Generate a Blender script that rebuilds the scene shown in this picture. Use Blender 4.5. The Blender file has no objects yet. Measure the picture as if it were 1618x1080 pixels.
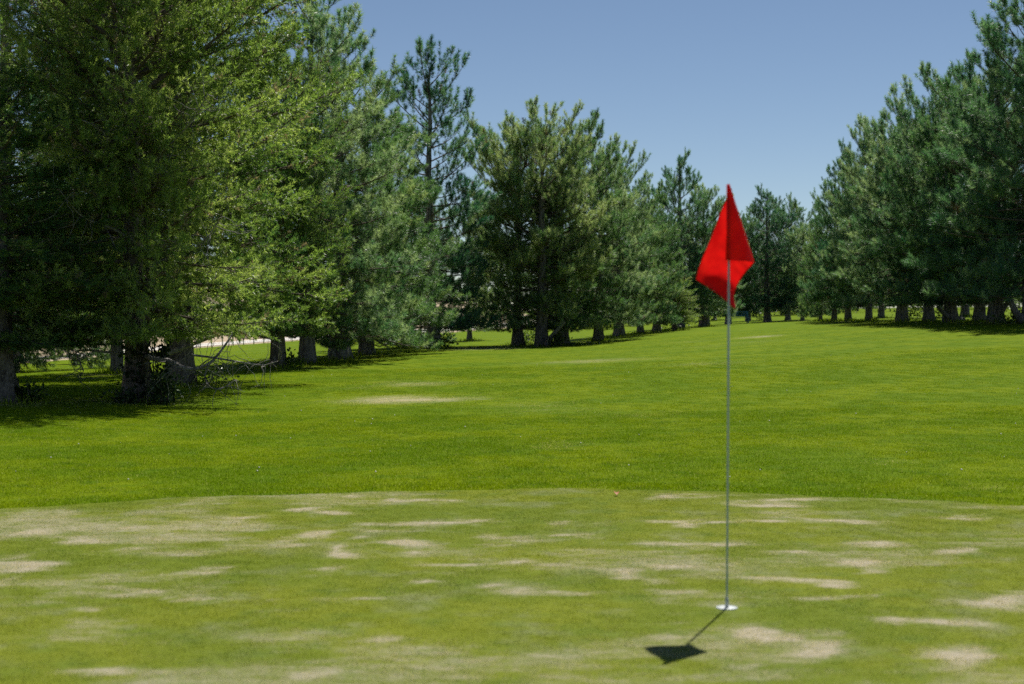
import bpy, math, random
import numpy as np
from mathutils import Vector, Matrix

# ------------------------------------------------------------------ camera, sky, sun, exposure
F_PX, CX, HZ, CAM_H = 2247.0, 809.0, 490.0, 1.5       # 50 mm lens on a 1618 px wide frame
SC = bpy.context.scene
COL = SC.collection
cam = bpy.data.cameras.new('camera')
cam.lens, cam.sensor_width, cam.clip_end, cam.clip_start = 50.0, 36.0, 3000.0, 0.1
cam.dof.use_dof = True
cam.dof.focus_distance = 20.0
cam.dof.aperture_fstop = 2.3
cam_o = bpy.data.objects.new('camera', cam)
COL.objects.link(cam_o)
cam_o.location = (0, 0, CAM_H)
cam_o.rotation_euler = (math.radians(90) - math.atan((540 - HZ) / F_PX), 0, 0)
SC.camera = cam_o

SUN_AZ, SUN_EL = math.radians(21), math.radians(60)   # azimuth from +Y towards +X
world = bpy.data.worlds.new('World')
SC.world = world
world.use_nodes = True
wn = world.node_tree
wn.nodes.clear()
sky = wn.nodes.new('ShaderNodeTexSky')
sky.sky_type = 'NISHITA'
sky.sun_disc = False
sky.sun_elevation, sky.sun_rotation = SUN_EL, SUN_AZ
sky.altitude, sky.air_density, sky.dust_density, sky.ozone_density = 2600, 1.0, 0.25, 0.9
bg = wn.nodes.new('ShaderNodeBackground')
bg.inputs['Strength'].default_value = 0.051
wo = wn.nodes.new('ShaderNodeOutputWorld')
wn.links.new(sky.outputs[0], bg.inputs[0])
wn.links.new(bg.outputs[0], wo.inputs[0])

sun = bpy.data.lights.new('sun', 'SUN')
sun.energy, sun.angle, sun.color = 5.0, math.radians(0.53), (1.0, 0.955, 0.88)
sun_o = bpy.data.objects.new('sun', sun)
COL.objects.link(sun_o)
SUNV = Vector((math.sin(SUN_AZ) * math.cos(SUN_EL), math.cos(SUN_AZ) * math.cos(SUN_EL), math.sin(SUN_EL)))
sun_o.rotation_euler = (-SUNV).to_track_quat('-Z', 'Y').to_euler()
sun_o.location = (20, 20, 60)

SC.view_settings.view_transform = 'Standard'
SC.view_settings.look = 'None'
SC.view_settings.exposure = 0.62
SC.view_settings.gamma = 1.0
SC.render.engine = 'CYCLES'
SC.cycles.max_bounces = 5
SC.cycles.diffuse_bounces = 3
SC.cycles.glossy_bounces = 1
SC.cycles.adaptive_threshold = 0.02
SC.cycles.transmission_bounces = 4
SC.cycles.use_denoising = False
SC.cycles.denoising_prefilter = 'ACCURATE'
SC.render.use_persistent_data = False

# ------------------------------------------------------------------ helpers
R = math.radians
rng = np.random.default_rng(11)

def tag(o, label=None, cat=None, group=None, kind=None):
    if label: o['label'] = label
    if cat: o['category'] = cat
    if group: o['group'] = group
    if kind: o['kind'] = kind
    return o

def link(name, me, mats, parent=None, loc=None):
    o = bpy.data.objects.new(name, me)
    COL.objects.link(o)
    for m in (mats if isinstance(mats, (list, tuple)) else [mats]):
        if me is not None and m is not None and m.name not in [x.name for x in me.materials if x]:
            me.materials.append(m)
    if parent: o.parent = parent
    if loc is not None: o.location = loc
    return o

def empty(name, loc=(0, 0, 0), rz=0.0):
    o = bpy.data.objects.new(name, None)
    COL.objects.link(o)
    o.empty_display_size = 0.2
    o.location = loc
    o.rotation_euler = (0, 0, rz)
    return o

def mesh_np(name, verts, faces, smooth=False, attrs=None, tint=None):
    """verts (N,3); faces (M,k) index array (k=3 or 4) or list of such arrays."""
    me = bpy.data.meshes.new(name)
    fl = faces if isinstance(faces, list) else [faces]
    fl = [np.asarray(f, dtype=np.int32) for f in fl if len(f)]
    verts = np.asarray(verts, dtype=np.float32)
    me.vertices.add(len(verts))
    me.vertices.foreach_set('co', verts.ravel())
    loops = np.concatenate([f.ravel() for f in fl])
    starts, s = [], 0
    for f in fl:
        starts.append(s + np.arange(len(f)) * f.shape[1]); s += f.size
    starts = np.concatenate(starts).astype(np.int32)
    me.loops.add(len(loops))
    me.loops.foreach_set('vertex_index', loops)
    me.polygons.add(len(starts))
    me.polygons.foreach_set('loop_start', starts)
    if smooth:
        me.polygons.foreach_set('use_smooth', np.ones(len(starts), dtype=bool))
    if attrs:
        for k, v in attrs.items():
            a = me.attributes.new(k, 'FLOAT', 'POINT')
            a.data.foreach_set('value', np.asarray(v, dtype=np.float32))
    if tint is not None:
        a = me.attributes.new('tint', 'FLOAT', 'FACE')
        a.data.foreach_set('value', np.asarray(tint, dtype=np.float32))
    me.update(calc_edges=True)
    return me

class Acc:
    """collects geometry into one mesh"""
    def __init__(self): self.v, self.q, self.t, self.n = [], [], [], 0
    def add(self, v, q=None, t=None):
        v = np.asarray(v, float)
        if q is not None and len(q): self.q.append(np.asarray(q) + self.n)
        if t is not None and len(t): self.t.append(np.asarray(t) + self.n)
        self.v.append(v); self.n += len(v)
    def tube(self, pts, rad, sides=6, cap=True, squash=None):
        pts = np.asarray(pts, float); n = len(pts)
        rad = np.broadcast_to(np.asarray(rad, float), (n,))
        tg = np.gradient(pts, axis=0); tg /= np.linalg.norm(tg, axis=1)[:, None] + 1e-9
        ref = np.array([0, 0, 1.0]) if abs(tg[0][2]) < 0.8 else np.array([1.0, 0, 0])
        a = np.cross(tg, ref); a /= np.linalg.norm(a, axis=1)[:, None] + 1e-9
        b = np.cross(tg, a)
        th = np.linspace(0, 2 * np.pi, sides, endpoint=False)
        ring = (a[:, None, :] * np.cos(th)[None, :, None] + b[:, None, :] * np.sin(th)[None, :, None]) * rad[:, None, None] + pts[:, None, :]
        v = ring.reshape(-1, 3)
        i = np.arange(n - 1)[:, None] * sides; j = np.arange(sides)[None, :]; j2 = (j + 1) % sides
        q = np.stack([i + j, i + j2, i + sides + j2, i + sides + j], -1).reshape(-1, 4)
        t = None
        if cap:
            v = np.vstack([v, pts[-1:], pts[:1]])
            e = (n - 1) * sides; jj = np.arange(sides); k2 = (jj + 1) % sides
            t = np.vstack([np.stack([e + jj, e + k2, np.full(sides, n * sides)], -1),
                           np.stack([k2, jj, np.full(sides, n * sides + 1)], -1)])
        self.add(v, q, t)
    def box(self, c, s, rz=0.0):
        c = np.asarray(c, float); s = np.asarray(s, float) / 2
        v = np.array([[x, y, z] for x in (-1, 1) for y in (-1, 1) for z in (-1, 1)], float) * s
        co, si = math.cos(rz), math.sin(rz)
        v = np.stack([v[:, 0] * co - v[:, 1] * si, v[:, 0] * si + v[:, 1] * co, v[:, 2]], -1) + c
        q = [[0, 1, 3, 2], [4, 6, 7, 5], [0, 4, 5, 1], [2, 3, 7, 6], [0, 2, 6, 4], [1, 5, 7, 3]]
        self.add(v, q)
    def mesh(self, name, smooth=False):
        fs = []
        if self.q: fs.append(np.vstack(self.q))
        if self.t: fs.append(np.vstack(self.t))
        return mesh_np(name, np.vstack(self.v), fs, smooth)

def vnoise(p, seed=0):
    """cheap smooth value noise, p (N,2or3)"""
    p = np.asarray(p, float)
    if p.shape[1] == 2: p = np.hstack([p, np.zeros((len(p), 1))])
    i = np.floor(p).astype(np.int64); f = p - i; f = f * f * (3 - 2 * f)
    out = np.zeros(len(p))
    for dx in (0, 1):
        for dy in (0, 1):
            for dz in (0, 1):
                h = (i[:, 0] + dx) * 374761393 + (i[:, 1] + dy) * 668265263 + (i[:, 2] + dz) * 2147483647 + seed * 144665
                h = (h ^ (h >> 13)) * 1274126177
                h = ((h ^ (h >> 16)) & 0xFFFFFF) / 0xFFFFFF
                w = (f[:, 0] if dx else 1 - f[:, 0]) * (f[:, 1] if dy else 1 - f[:, 1]) * (f[:, 2] if dz else 1 - f[:, 2])
                out += w * h
    return out

# ------------------------------------------------------------------ node material helpers
def new_mat(name):
    m = bpy.data.materials.new(name)
    m.use_nodes = True
    m.node_tree.nodes.clear()
    return m, m.node_tree

class NT:
    def __init__(self, nt): self.nt = nt
    def n(self, typ, **kw):
        nd = self.nt.nodes.new(typ)
        for k, v in kw.items(): setattr(nd, k, v)
        return nd
    def l(self, a, b): self.nt.links.new(a, b)
    def val(self, sock, v):
        if hasattr(v, 'is_linked') or isinstance(v, bpy.types.NodeSocket): self.l(v, sock)
        else: sock.default_value = v
    def math(self, op, a, b=0.0, c=None, clamp=False):
        nd = self.n('ShaderNodeMath', operation=op, use_clamp=clamp)
        self.val(nd.inputs[0], a); self.val(nd.inputs[1], b)
        if c is not None: self.val(nd.inputs[2], c)
        return nd.outputs[0]
    def mix(self, fac, a, b, blend='MIX'):
        nd = self.n('ShaderNodeMix', data_type='RGBA', blend_type=blend)
        self.val(nd.inputs[0], fac)
        for s, v in ((nd.inputs[6], a), (nd.inputs[7], b)):
            if isinstance(v, bpy.types.NodeSocket): self.l(v, s)
            else: s.default_value = (*v, 1) if len(v) == 3 else v
        return nd.outputs[2]
    def noise(self, vec, scale, detail=3, rough=0.55, mapscale=None, loc=(0, 0, 0)):
        if mapscale is not None:
            mp = self.n('ShaderNodeMapping')
            mp.inputs['Scale'].default_value = mapscale
            mp.inputs['Location'].default_value = loc
            self.l(vec, mp.inputs[0]); vec = mp.outputs[0]
        nd = self.n('ShaderNodeTexNoise')
        nd.inputs['Scale'].default_value = scale
        nd.inputs['Detail'].default_value = detail
        nd.inputs['Roughness'].default_value = rough
        self.l(vec, nd.inputs['Vector'])
        return nd.outputs[0]
    def ramp(self, v, lo, hi, a=0.0, b=1.0, smooth=True):
        nd = self.n('ShaderNodeMapRange', interpolation_type='SMOOTHSTEP' if smooth else 'LINEAR')
        self.val(nd.inputs[0], v)
        nd.inputs[1].default_value, nd.inputs[2].default_value = lo, hi
        nd.inputs[3].default_value, nd.inputs[4].default_value = a, b
        return nd.outputs[0]
    def bsdf(self, col, rough=0.6, spec=0.3, normal=None):
        nd = self.n('ShaderNodeBsdfPrincipled')
        self.val(nd.inputs['Base Color'], (*col, 1) if isinstance(col, tuple) and len(col) == 3 else col)
        self.val(nd.inputs['Roughness'], rough)
        self.val(nd.inputs['Specular IOR Level'], spec)
        if normal is not None: self.l(normal, nd.inputs['Normal'])
        return nd
    def bump(self, h, strength=0.5, dist=0.02):
        nd = self.n('ShaderNodeBump')
        nd.inputs['Strength'].default_value = strength
        nd.inputs['Distance'].default_value = dist
        self.l(h, nd.inputs['Height'])
        return nd.outputs[0]
    def out(self, s):
        o = self.n('ShaderNodeOutputMaterial'); self.l(s, o.inputs[0])

def foliage_mat(name, cols, trans=0.35, rough=0.45, spec=0.4, brown=(0.10, 0.065, 0.04), brown_at=0.97):
    """cols: dark / mid / light colour of the needles; the per-clump tint attribute and the tree's own random pick between them"""
    m, nt = new_mat(name); N = NT(nt)
    at = N.n('ShaderNodeAttribute', attribute_name='tint')
    oi = N.n('ShaderNodeObjectInfo')
    t = N.math('ADD', at.outputs['Fac'], N.math('MULTIPLY', N.math('SUBTRACT', oi.outputs['Random'], 0.5), 0.5))
    c = N.mix(N.ramp(t, 0.1, 0.5), cols[0], cols[1])
    c = N.mix(N.ramp(t, 0.5, 0.95), c, cols[2])
    c = N.mix(N.ramp(at.outputs['Fac'], brown_at, brown_at + 0.02), c, brown)
    b = N.bsdf(c, rough, spec)
    tr = N.n('ShaderNodeBsdfTranslucent')
    tc = N.mix(1.0, c, (1.25, 1.35, 0.75), 'MULTIPLY')
    N.l(tc, tr.inputs[0])
    mx = N.n('ShaderNodeMixShader'); mx.inputs[0].default_value = trans
    N.l(b.outputs[0], mx.inputs[1]); N.l(tr.outputs[0], mx.inputs[2])
    N.out(mx.outputs[0])
    return m

def bark_mat(name, a, b, scale=1.0):
    m, nt = new_mat(name); N = NT(nt)
    tc = N.n('ShaderNodeTexCoord')
    n1 = N.noise(tc.outputs['Object'], 9 * scale, 6, 0.65, mapscale=(1, 1, 0.22))
    n2 = N.noise(tc.outputs['Object'], 30 * scale, 4, 0.6, mapscale=(1, 1, 0.35))
    f = N.ramp(n1, 0.36, 0.62)
    c = N.mix(f, a, b)
    c = N.mix(N.ramp(n2, 0.45, 0.75), c, tuple(x * 1.5 for x in b))
    h = N.math('ADD', n1, N.math('MULTIPLY', n2, 0.4))
    N.out(N.bsdf(c, 0.9, 0.15, N.bump(h, 0.9, 0.04)).outputs[0])
    return m

M = {}
M['pine'] = foliage_mat('pine_needles', ((0.024, 0.088, 0.046), (0.110, 0.205, 0.082), (0.320, 0.375, 0.195)), 0.48, 0.50, 1.0)
M['pine_blue'] = foliage_mat('blue_pine_needles', ((0.020, 0.086, 0.058), (0.092, 0.194, 0.104), (0.295, 0.370, 0.225)), 0.48, 0.50, 1.0)
M['juniper'] = foliage_mat('juniper_scales', ((0.056, 0.132, 0.044), (0.172, 0.250, 0.062), (0.335, 0.392, 0.130)), 0.54, 0.48, 0.7, brown=(0.20, 0.155, 0.115), brown_at=0.975)
M['spruce'] = foliage_mat('spruce_needles', ((0.026, 0.056, 0.026), (0.060, 0.110, 0.044), (0.13, 0.18, 0.07)), 0.38, 0.45, 0.4)
M['leaf'] = foliage_mat('shrub_leaf', ((0.025, 0.050, 0.012), (0.055, 0.100, 0.020), (0.11, 0.16, 0.035)), 0.38, 0.4, 0.4, brown_at=1.5)
M['ivy'] = foliage_mat('ivy_leaf', ((0.012, 0.030, 0.010), (0.026, 0.055, 0.016), (0.06, 0.10, 0.03)), 0.2, 0.55, 0.3, brown_at=1.5)
M['bark'] = bark_mat('pine_bark', (0.055, 0.048, 0.044), (0.22, 0.20, 0.185))
M['bark_j'] = bark_mat('juniper_bark', (0.060, 0.048, 0.040), (0.20, 0.175, 0.155), 1.4)
M['twig'] = bark_mat('twig_bark', (0.055, 0.042, 0.034), (0.15, 0.125, 0.105), 2.0)
M['deadwood'] = bark_mat('bleached_dead_wood', (0.10, 0.092, 0.085), (0.26, 0.245, 0.23), 2.0)

# ------------------------------------------------------------------ the lie of the land
def at(px, py, d):
    """the point seen at photo pixel (px, py) at distance d, for taking measurements off the photograph"""
    return np.array([(px - CX) / F_PX * d, d, CAM_H - (py - HZ) / F_PX * d])

_ctrl = []
for px, py, d in [(5, 632, 21.5), (215, 637, 23), (283, 607, 28), (183, 590, 33), (440, 581, 36), (533, 568, 42), (578, 560, 46),
                  (680, 550, 52), (818, 545, 56), (857, 548, 55), (945, 540, 60), (977, 530, 66), (1037, 524, 72), (1065, 523, 74),
                  (1110, 516, 84), (1210, 508, 100), (1262, 507, 100), (1310, 507, 72), (1330, 507, 68), (1425, 508, 60), (1465, 508, 57),
                  (1500, 509, 53), (1548, 509, 50), (1572, 510, 48), (1618, 509, 46), (1500, 497, 95), (1300, 499, 110),
                  (60, 572, 72), (105, 570, 75), (300, 552, 80), (690, 526, 119), (775, 522, 127), (1000, 512, 140)]:
    _ctrl.append(at(px, py, d))
for x, y, z in [(0, 7, 0), (-3, 5, 0), (3, 5, 0), (0, 11.5, 0), (-4, 10.5, 0.0), (4, 11, 0), (-5, 14, 0.0), (5, 14, 0.05), (0, 16, 0.03), (8, 20, .18), (10, 28, .42), (2, 28, .15),
                (14, 36, .72), (5, 40, .38), (0, 3, 0), (0, -10, 0), (20, 0, 0.1), (-20, 0, 0), (40, 60, 1.3), (60, 120, 1.6), (30, 180, 1.3), (-60, 60, -2.0), (-60, 20, -.6),
                (-40, 120, -1.6), (0, 200, 0.6), (60, 20, .6)]:
    _ctrl.append(np.array([x, y, z], float))
_ctrl = np.array(_ctrl)

def _tps_k(r2): return 0.5 * r2 * np.log(r2 + 1e-9)
def _warp(p):
    d = np.hypot(p[:, 0], p[:, 1]) + 1e-6
    k = np.log1p(d / 12.0) * 12 / d          # compress far distances
    return p * k[:, None]
_cw = _warp(_ctrl[:, :2])
_n = len(_cw)
_K = _tps_k(((_cw[:, None] - _cw[None]) ** 2).sum(-1)) + np.eye(_n) * 1.0
_P = np.hstack([np.ones((_n, 1)), _cw])
_A = np.block([[_K, _P], [_P.T, np.zeros((3, 3))]])
_sol = np.linalg.solve(_A, np.concatenate([_ctrl[:, 2], np.zeros(3)]))

FA, FB = np.array([-27.5, 63.0]), np.array([4.0, 143.0])        # the line of the far fence
_fd = (FB - FA) / np.linalg.norm(FB - FA)
_fn = np.array([-_fd[1], _fd[0]])                               # away from the course

def height(x, y):
    x = np.asarray(x, float); y = np.asarray(y, float)
    p = np.stack([x.ravel(), y.ravel()], -1)
    r = np.hypot(p[:, 0], p[:, 1])
    ps = p * np.minimum(1, 200 / np.maximum(r, 1e-6))[:, None]
    w = _warp(ps)
    z = np.empty(len(w))
    for s in range(0, len(w), 20000):
        ww = w[s:s + 20000]
        z[s:s + 20000] = _tps_k(((ww[:, None] - _cw[None]) ** 2).sum(-1)) @ _sol[:_n] + _sol[_n] + ww @ _sol[_n + 1:]
    z = np.clip(z, -3, 2.2)
    # flat turf of the putting green
    g = np.clip((np.hypot(p[:, 0] - 0.3, (p[:, 1] - 5) * .9) - 5.5) / 4.0, 0, 1)
    z *= g * g * (3 - 2 * g)
    z += 0.03 * (vnoise(p / 5.0, 3) - .5) * np.clip((p[:, 1] - 12) / 6, 0, 1)
    # dry hillside beyond the road
    s = np.minimum((p - FA) @ _fn, 15 - (p[:, 0] - 4))
    h = np.clip(s - 15, 0, None)
    z += np.clip(h * 0.16, 0, 26) * (0.8 + .5 * vnoise(p / 30, 5))
    return z.reshape(x.shape)

def h1(x, y): return float(height(np.array([x]), np.array([y]))[0])

# putting green outline (the far edge bows away from the camera)
def green_edge(x):
    """distance of the far edge of the green at x"""
    x = np.asarray(x, float)
    return 11.86 - 0.074 * np.clip(np.abs(x - 0.2), 0, 7) ** 2 + 0.05 * np.sin(x * 1.7 + .4) + 0.035 * np.sin(x * 4.3) + .02 * np.sin(x * 11.3 + 1)

# ---- worn patches, measured off the photograph (centre, width and height in photo pixels)
_gp = [(100, 829, 150, 25), (30, 845, 180, 30), (165, 855, 140, 25), (215, 826, 170, 22), (270, 870, 140, 14), (350, 816, 60, 12), (430, 827, 120, 16),
       (325, 845, 140, 16), (400, 860, 120, 14), (500, 847, 130, 35), (490, 807, 130, 10), (530, 872, 100, 18), (582, 859, 50, 12), (615, 841, 130, 12),
       (665, 822, 200, 22), (647, 799, 80, 10), (687, 867, 160, 30), (750, 895, 180, 14), (780, 844, 150, 14), (500, 905, 160, 35), (75, 897, 150, 14),
       (25, 917, 110, 22), (280, 897, 80, 14), (280, 937, 260, 40), (400, 955, 120, 24), (330, 955, 80, 14), (95, 972, 110, 22), (740, 922, 100, 18),
       (580, 952, 120, 20), (580, 1025, 150, 40), (475, 1062, 180, 25), (185, 1065, 240, 30), (725, 814, 120, 8), (525, 786, 60, 6), (20, 882, 120, 14)]
_gp += [(809 + x / 2, 680 + y / 2, w, h) for x, y, w, h in
        [(580, 215, 200, 14), (920, 235, 220, 18), (220, 290, 120, 22), (460, 290, 140, 20), (620, 305, 160, 18), (800, 305, 180, 12), (1090, 295, 230, 16),
         (220, 328, 130, 14), (560, 345, 300, 18), (1060, 350, 220, 22), (910, 395, 120, 25), (1460, 385, 130, 25), (1140, 432, 150, 22), (1400, 430, 200, 10),
         (500, 420, 200, 30), (360, 455, 150, 30), (100, 425, 220, 22), (480, 500, 220, 30), (100, 525, 150, 22), (830, 470, 160, 18), (690, 645, 160, 18),
         (820, 650, 60, 18), (380, 650, 120, 22), (840, 690, 180, 25), (1560, 570, 180, 60), (1480, 715, 220, 70), (1450, 265, 150, 14), (1060, 530, 100, 18),
         (1340, 630, 120, 18), (700, 790, 80, 14)]]
GREEN_DEAD = []
for px, py, w, h in _gp:
    w, h = w / 2, h / 2
    d = F_PX * CAM_H / (py - HZ)
    GREEN_DEAD.append(((px - CX) / F_PX * d, d, max(.10, w / 2 * d / F_PX * 1.35), max(.08, h / 2 * d * d / (F_PX * CAM_H) * .8)))
LAWN_DEAD = []
for px, py, w, h, st in [(625, 632, 190, 12, 1.0), (720, 629, 140, 10, .55), (660, 606, 150, 9, .55), (840, 640, 160, 10, .35), (940, 570, 240, 7, .5),
                         (1010, 655, 120, 8, .25), (1290, 532, 90, 4, .7), (1190, 540, 160, 4, .3), (1420, 727, 50, 6, .6), (890, 703, 90, 14, .3), (1120, 575, 160, 6, .35),
                         (1560, 770, 140, 20, .35), (760, 550, 160, 8, .7), (1450, 560, 200, 6, .25), (1390, 548, 120, 5, .3), (560, 612, 80, 6, .3), (860, 648, 160, 10, .3)]:
    d = F_PX * CAM_H / (py - HZ)
    for _ in range(6):
        x = (px - CX) / F_PX * d
        d = F_PX * (CAM_H - h1(x, min(d, 90))) / (py - HZ)
    d = min(d, 90)
    LAWN_DEAD.append((x, d, w / 2 * d / F_PX, max(.25, h / 2 * d * d / (F_PX * CAM_H)), st))

LITTER = [tuple(c[:2]) for c in _ctrl[:25]]
def dead_mask(x, y, green):
    x = np.asarray(x, float); y = np.asarray(y, float)
    p = np.stack([x, y], -1)
    x = x + (vnoise(p / .45, 31) - .5) * .55 + (vnoise(p / .15, 33) - .5) * .2
    y = y + (vnoise(p / np.array([.9, .45]), 32) - .5) * .55 + (vnoise(p / np.array([.3, .15]), 34) - .5) * .3
    m = np.zeros(np.shape(x))
    if green:
        for cx, cy, rx, ry in GREEN_DEAD:
            m = np.maximum(m, np.exp(-(((x - cx) / rx) ** 2 + ((y - cy) / ry) ** 2) * 0.75))
        n = vnoise(p / np.array([1.1, .7]), 41) * .5 + vnoise(p / np.array([.5, .25]), 42) * .32 + vnoise(p / np.array([.2, .09]), 43) * .18
        m = np.maximum(m * (.55 + .75 * vnoise(p / .12, 44)), np.clip((n - .48) * 2.4, 0, .46) + .16 * np.exp(-((p[:, 0] + 3) / 2.2) ** 2 - ((p[:, 1] - 9.6) / .9) ** 2))
    else:
        for cx, cy, rx, ry, st in LAWN_DEAD:
            m = np.maximum(m, st * np.exp(-(((x - cx) / rx) ** 2 + ((y - cy) / ry) ** 2) * 1.0))
        # lush collar along the green and a ring of rank grass on the right
        o = p[:, 1] - green_edge(p[:, 0])
        m = m - .8 * np.exp(-(np.clip(o, 0, None) / 1.3) ** 2) * np.clip(vnoise(p / 1.3, 61) * 1.3, 0, 1) * (m < .2)
        q = np.hypot((x - 3.1) / 1.35, (y - 13.6) / .62)
        m = m - .9 * np.exp(-((q - 1) / .22) ** 2) * (m < .2)
        for cx, cy in LITTER:
            m = np.maximum(m, .66 * np.exp(-(((x - cx) / .9) ** 2 + ((y - cy) / 1.0) ** 2)))
    return m

# ---- turf materials
def turf_mat(name, g1, g2, g3, dead, blades=False, trans=0.3, pale=None):
    m, nt = new_mat(name); N = NT(nt)
    geo = N.n('ShaderNodeNewGeometry')
    pos = geo.outputs['Position']
    at_ = N.n('ShaderNodeAttribute', attribute_name='dead', attribute_type='INSTANCER' if blades == 'inst' else 'GEOMETRY')
    big = N.noise(pos, 0.55, 4, 0.6, mapscale=(1, 1, 0))
    mid = N.noise(pos, 3.2, 4, 0.6, mapscale=(1, 1, 0), loc=(7, 3, 0))
    fine = N.noise(pos, 34, 3, 0.7, mapscale=(1, 1, 0), loc=(1, 9, 0))
    c = N.mix(N.ramp(big, 0.40, 0.60), g1, g2)
    c = N.mix(N.ramp(mid, 0.46, 0.72, 0, 0.8), c, g3)
    if pale:
        c = N.mix(N.ramp(N.noise(pos, 1.4, 5, 0.65, mapscale=(1, 1, 0), loc=(3, 5, 0)), 0.50, 0.72, 0, 0.75), c, pale)
    wisp = N.noise(pos, 9.0, 5, 0.7, mapscale=(0.55, 1.3, 0), loc=(4, 8, 0))
    k = N.math('ADD', at_.outputs['Fac'], N.math('MULTIPLY', N.math('SUBTRACT', fine, 0.5), 0.7))
    k = N.math('ADD', k, N.math('MULTIPLY', N.math('SUBTRACT', wisp, 0.5), 1.1))
    k = N.math('ADD', k, N.math('MULTIPLY', N.math('SUBTRACT', mid, 0.5), 0.4))
    if blades:
        k = N.math('ADD', k, N.math('MULTIPLY', N.math('SUBTRACT', N.n('ShaderNodeAttribute', attribute_name='tint').outputs['Fac'], 0.5), 0.9))
    c = N.mix(N.ramp(at_.outputs['Fac'], -0.05, -0.75, 0, 0.75), c, (0.045, 0.105, 0.002))
    dm = N.ramp(k, 0.18, 0.95)
    c = N.mix(N.math('MULTIPLY', dm, 0.88), c, dead)
    c = N.mix(N.ramp(fine, 0.3, 0.75, 0.0, 0.45), c, tuple(v * 0.55 for v in g1), 'MIX') if not blades else c
    if blades:
        if blades == 'inst':
            oi = N.n('ShaderNodeObjectInfo')
            at2 = oi.outputs['Random']
        else:
            at2 = N.n('ShaderNodeAttribute', attribute_name='tint').outputs['Fac']
        tn = N.n('ShaderNodeAttribute', attribute_name='tint').outputs['Fac']
        c = N.mix(1.0, c, N.mix(tn, (1.35, 1.4, 1.15), (2.2, 2.15, 1.8)), 'MULTIPLY')
        b = N.bsdf(c, 0.7, 0.03)
        tr = N.n('ShaderNodeBsdfTranslucent')
        N.l(N.mix(1.0, c, (1.3, 1.3, 0.8), 'MULTIPLY'), tr.inputs[0])
        mx = N.n('ShaderNodeMixShader'); mx.inputs[0].default_value = trans
        N.l(b.outputs[0], mx.inputs[1]); N.l(tr.outputs[0], mx.inputs[2])
        N.out(mx.outputs[0])
    else:
        vf = N.noise(pos, 150, 2, 0.6, mapscale=(1, 1, 0), loc=(2, 2, 0))
        h = N.math('ADD', N.math('MULTIPLY', fine, 0.6), N.math('MULTIPLY', vf, 0.5))
        N.out(N.bsdf(c, 0.8, 0.03, N.bump(h, 0.55, 0.03)).outputs[0])
    return m

LAWN = dict(g1=(0.084, 0.138, 0.001), g2=(0.122, 0.168, 0.001), g3=(0.056, 0.114, 0.001), dead=(0.36, 0.315, 0.21))
GREEN = dict(g1=(0.116, 0.152, 0.016), g2=(0.152, 0.178, 0.018), g3=(0.096, 0.142, 0.020), dead=(0.37, 0.32, 0.262), pale=(0.192, 0.204, 0.118))
M['lawn'] = turf_mat('lawn_turf', **LAWN)
M['green'] = turf_mat('green_turf', **GREEN)
M['lawn_blades'] = turf_mat('lawn_blades', blades='inst', trans=0.35, **LAWN)
M['edge_blades'] = turf_mat('edge_blades', blades='mesh', trans=0.35, **LAWN)
M['green_blades'] = turf_mat('green_blades', blades='inst', trans=0.3, **GREEN)

def dirt_mat(name, a, b, c):
    m, nt = new_mat(name); N = NT(nt)
    pos = N.n('ShaderNodeNewGeometry').outputs['Position']
    n1 = N.noise(pos, 0.25, 6, 0.65); n2 = N.noise(pos, 2.2, 5, 0.7)
    col = N.mix(N.ramp(n1, 0.4, 0.62), a, b)
    col = N.mix(N.ramp(n2, 0.5, 0.7, 0, 0.8), col, c)
    N.out(N.bsdf(col, 0.9, 0.1, N.bump(n2, 0.6, 0.15)).outputs[0])
    return m
M['hill'] = dirt_mat('dry_hillside', (0.30, 0.235, 0.155), (0.37, 0.30, 0.21), (0.16, 0.135, 0.075))
M['road'] = dirt_mat('pale_gravel_road', (0.50, 0.47, 0.43), (0.56, 0.53, 0.49), (0.42, 0.39, 0.35))

# ---- ground sheet
def axis(lims, steps):
    a = [lims[0]]
    while a[-1] < lims[1]:
        a.append(a[-1] + np.interp(abs(a[-1]), steps[0], steps[1]))
    return np.array(a)
xs = axis((-900, 900), ([0, 12, 30, 60, 150, 900], [.35, .4, .9, 2.0, 12, 120]))
ys = axis((-60, 1800), ([0, 4, 11, 30, 60, 140, 300, 1800], [1.5, .35, .22, .35, .9, 3, 20, 220]))
X, Y = np.meshgrid(xs, ys)
Z = height(X, Y)
nx, ny = len(xs), len(ys)
idx = np.arange(nx * ny).reshape(ny, nx)
quads = np.stack([idx[:-1, :-1], idx[:-1, 1:], idx[1:, 1:], idx[1:, :-1]], -1).reshape(-1, 4)
gv = np.stack([X.ravel(), Y.ravel(), Z.ravel()], -1)
gm = mesh_np('ground', gv, quads, True, attrs={'dead': dead_mask(gv[:, 0], gv[:, 1], False)})
gm.materials.append(M['lawn']); gm.materials.append(M['hill'])
cen = gv[quads].mean(1)
sgn = np.minimum((cen[:, :2] - FA) @ _fn, 4 - cen[:, 0])
gm.polygons.foreach_set('material_index', ((sgn > 1.0 + 1.2 * vnoise(cen[:, :2] / 1.5, 8))).astype(np.int32))
ground = link('ground', gm, [])
tag(ground, 'mown grass fairway rolling away to the trees', kind='structure')

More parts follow.
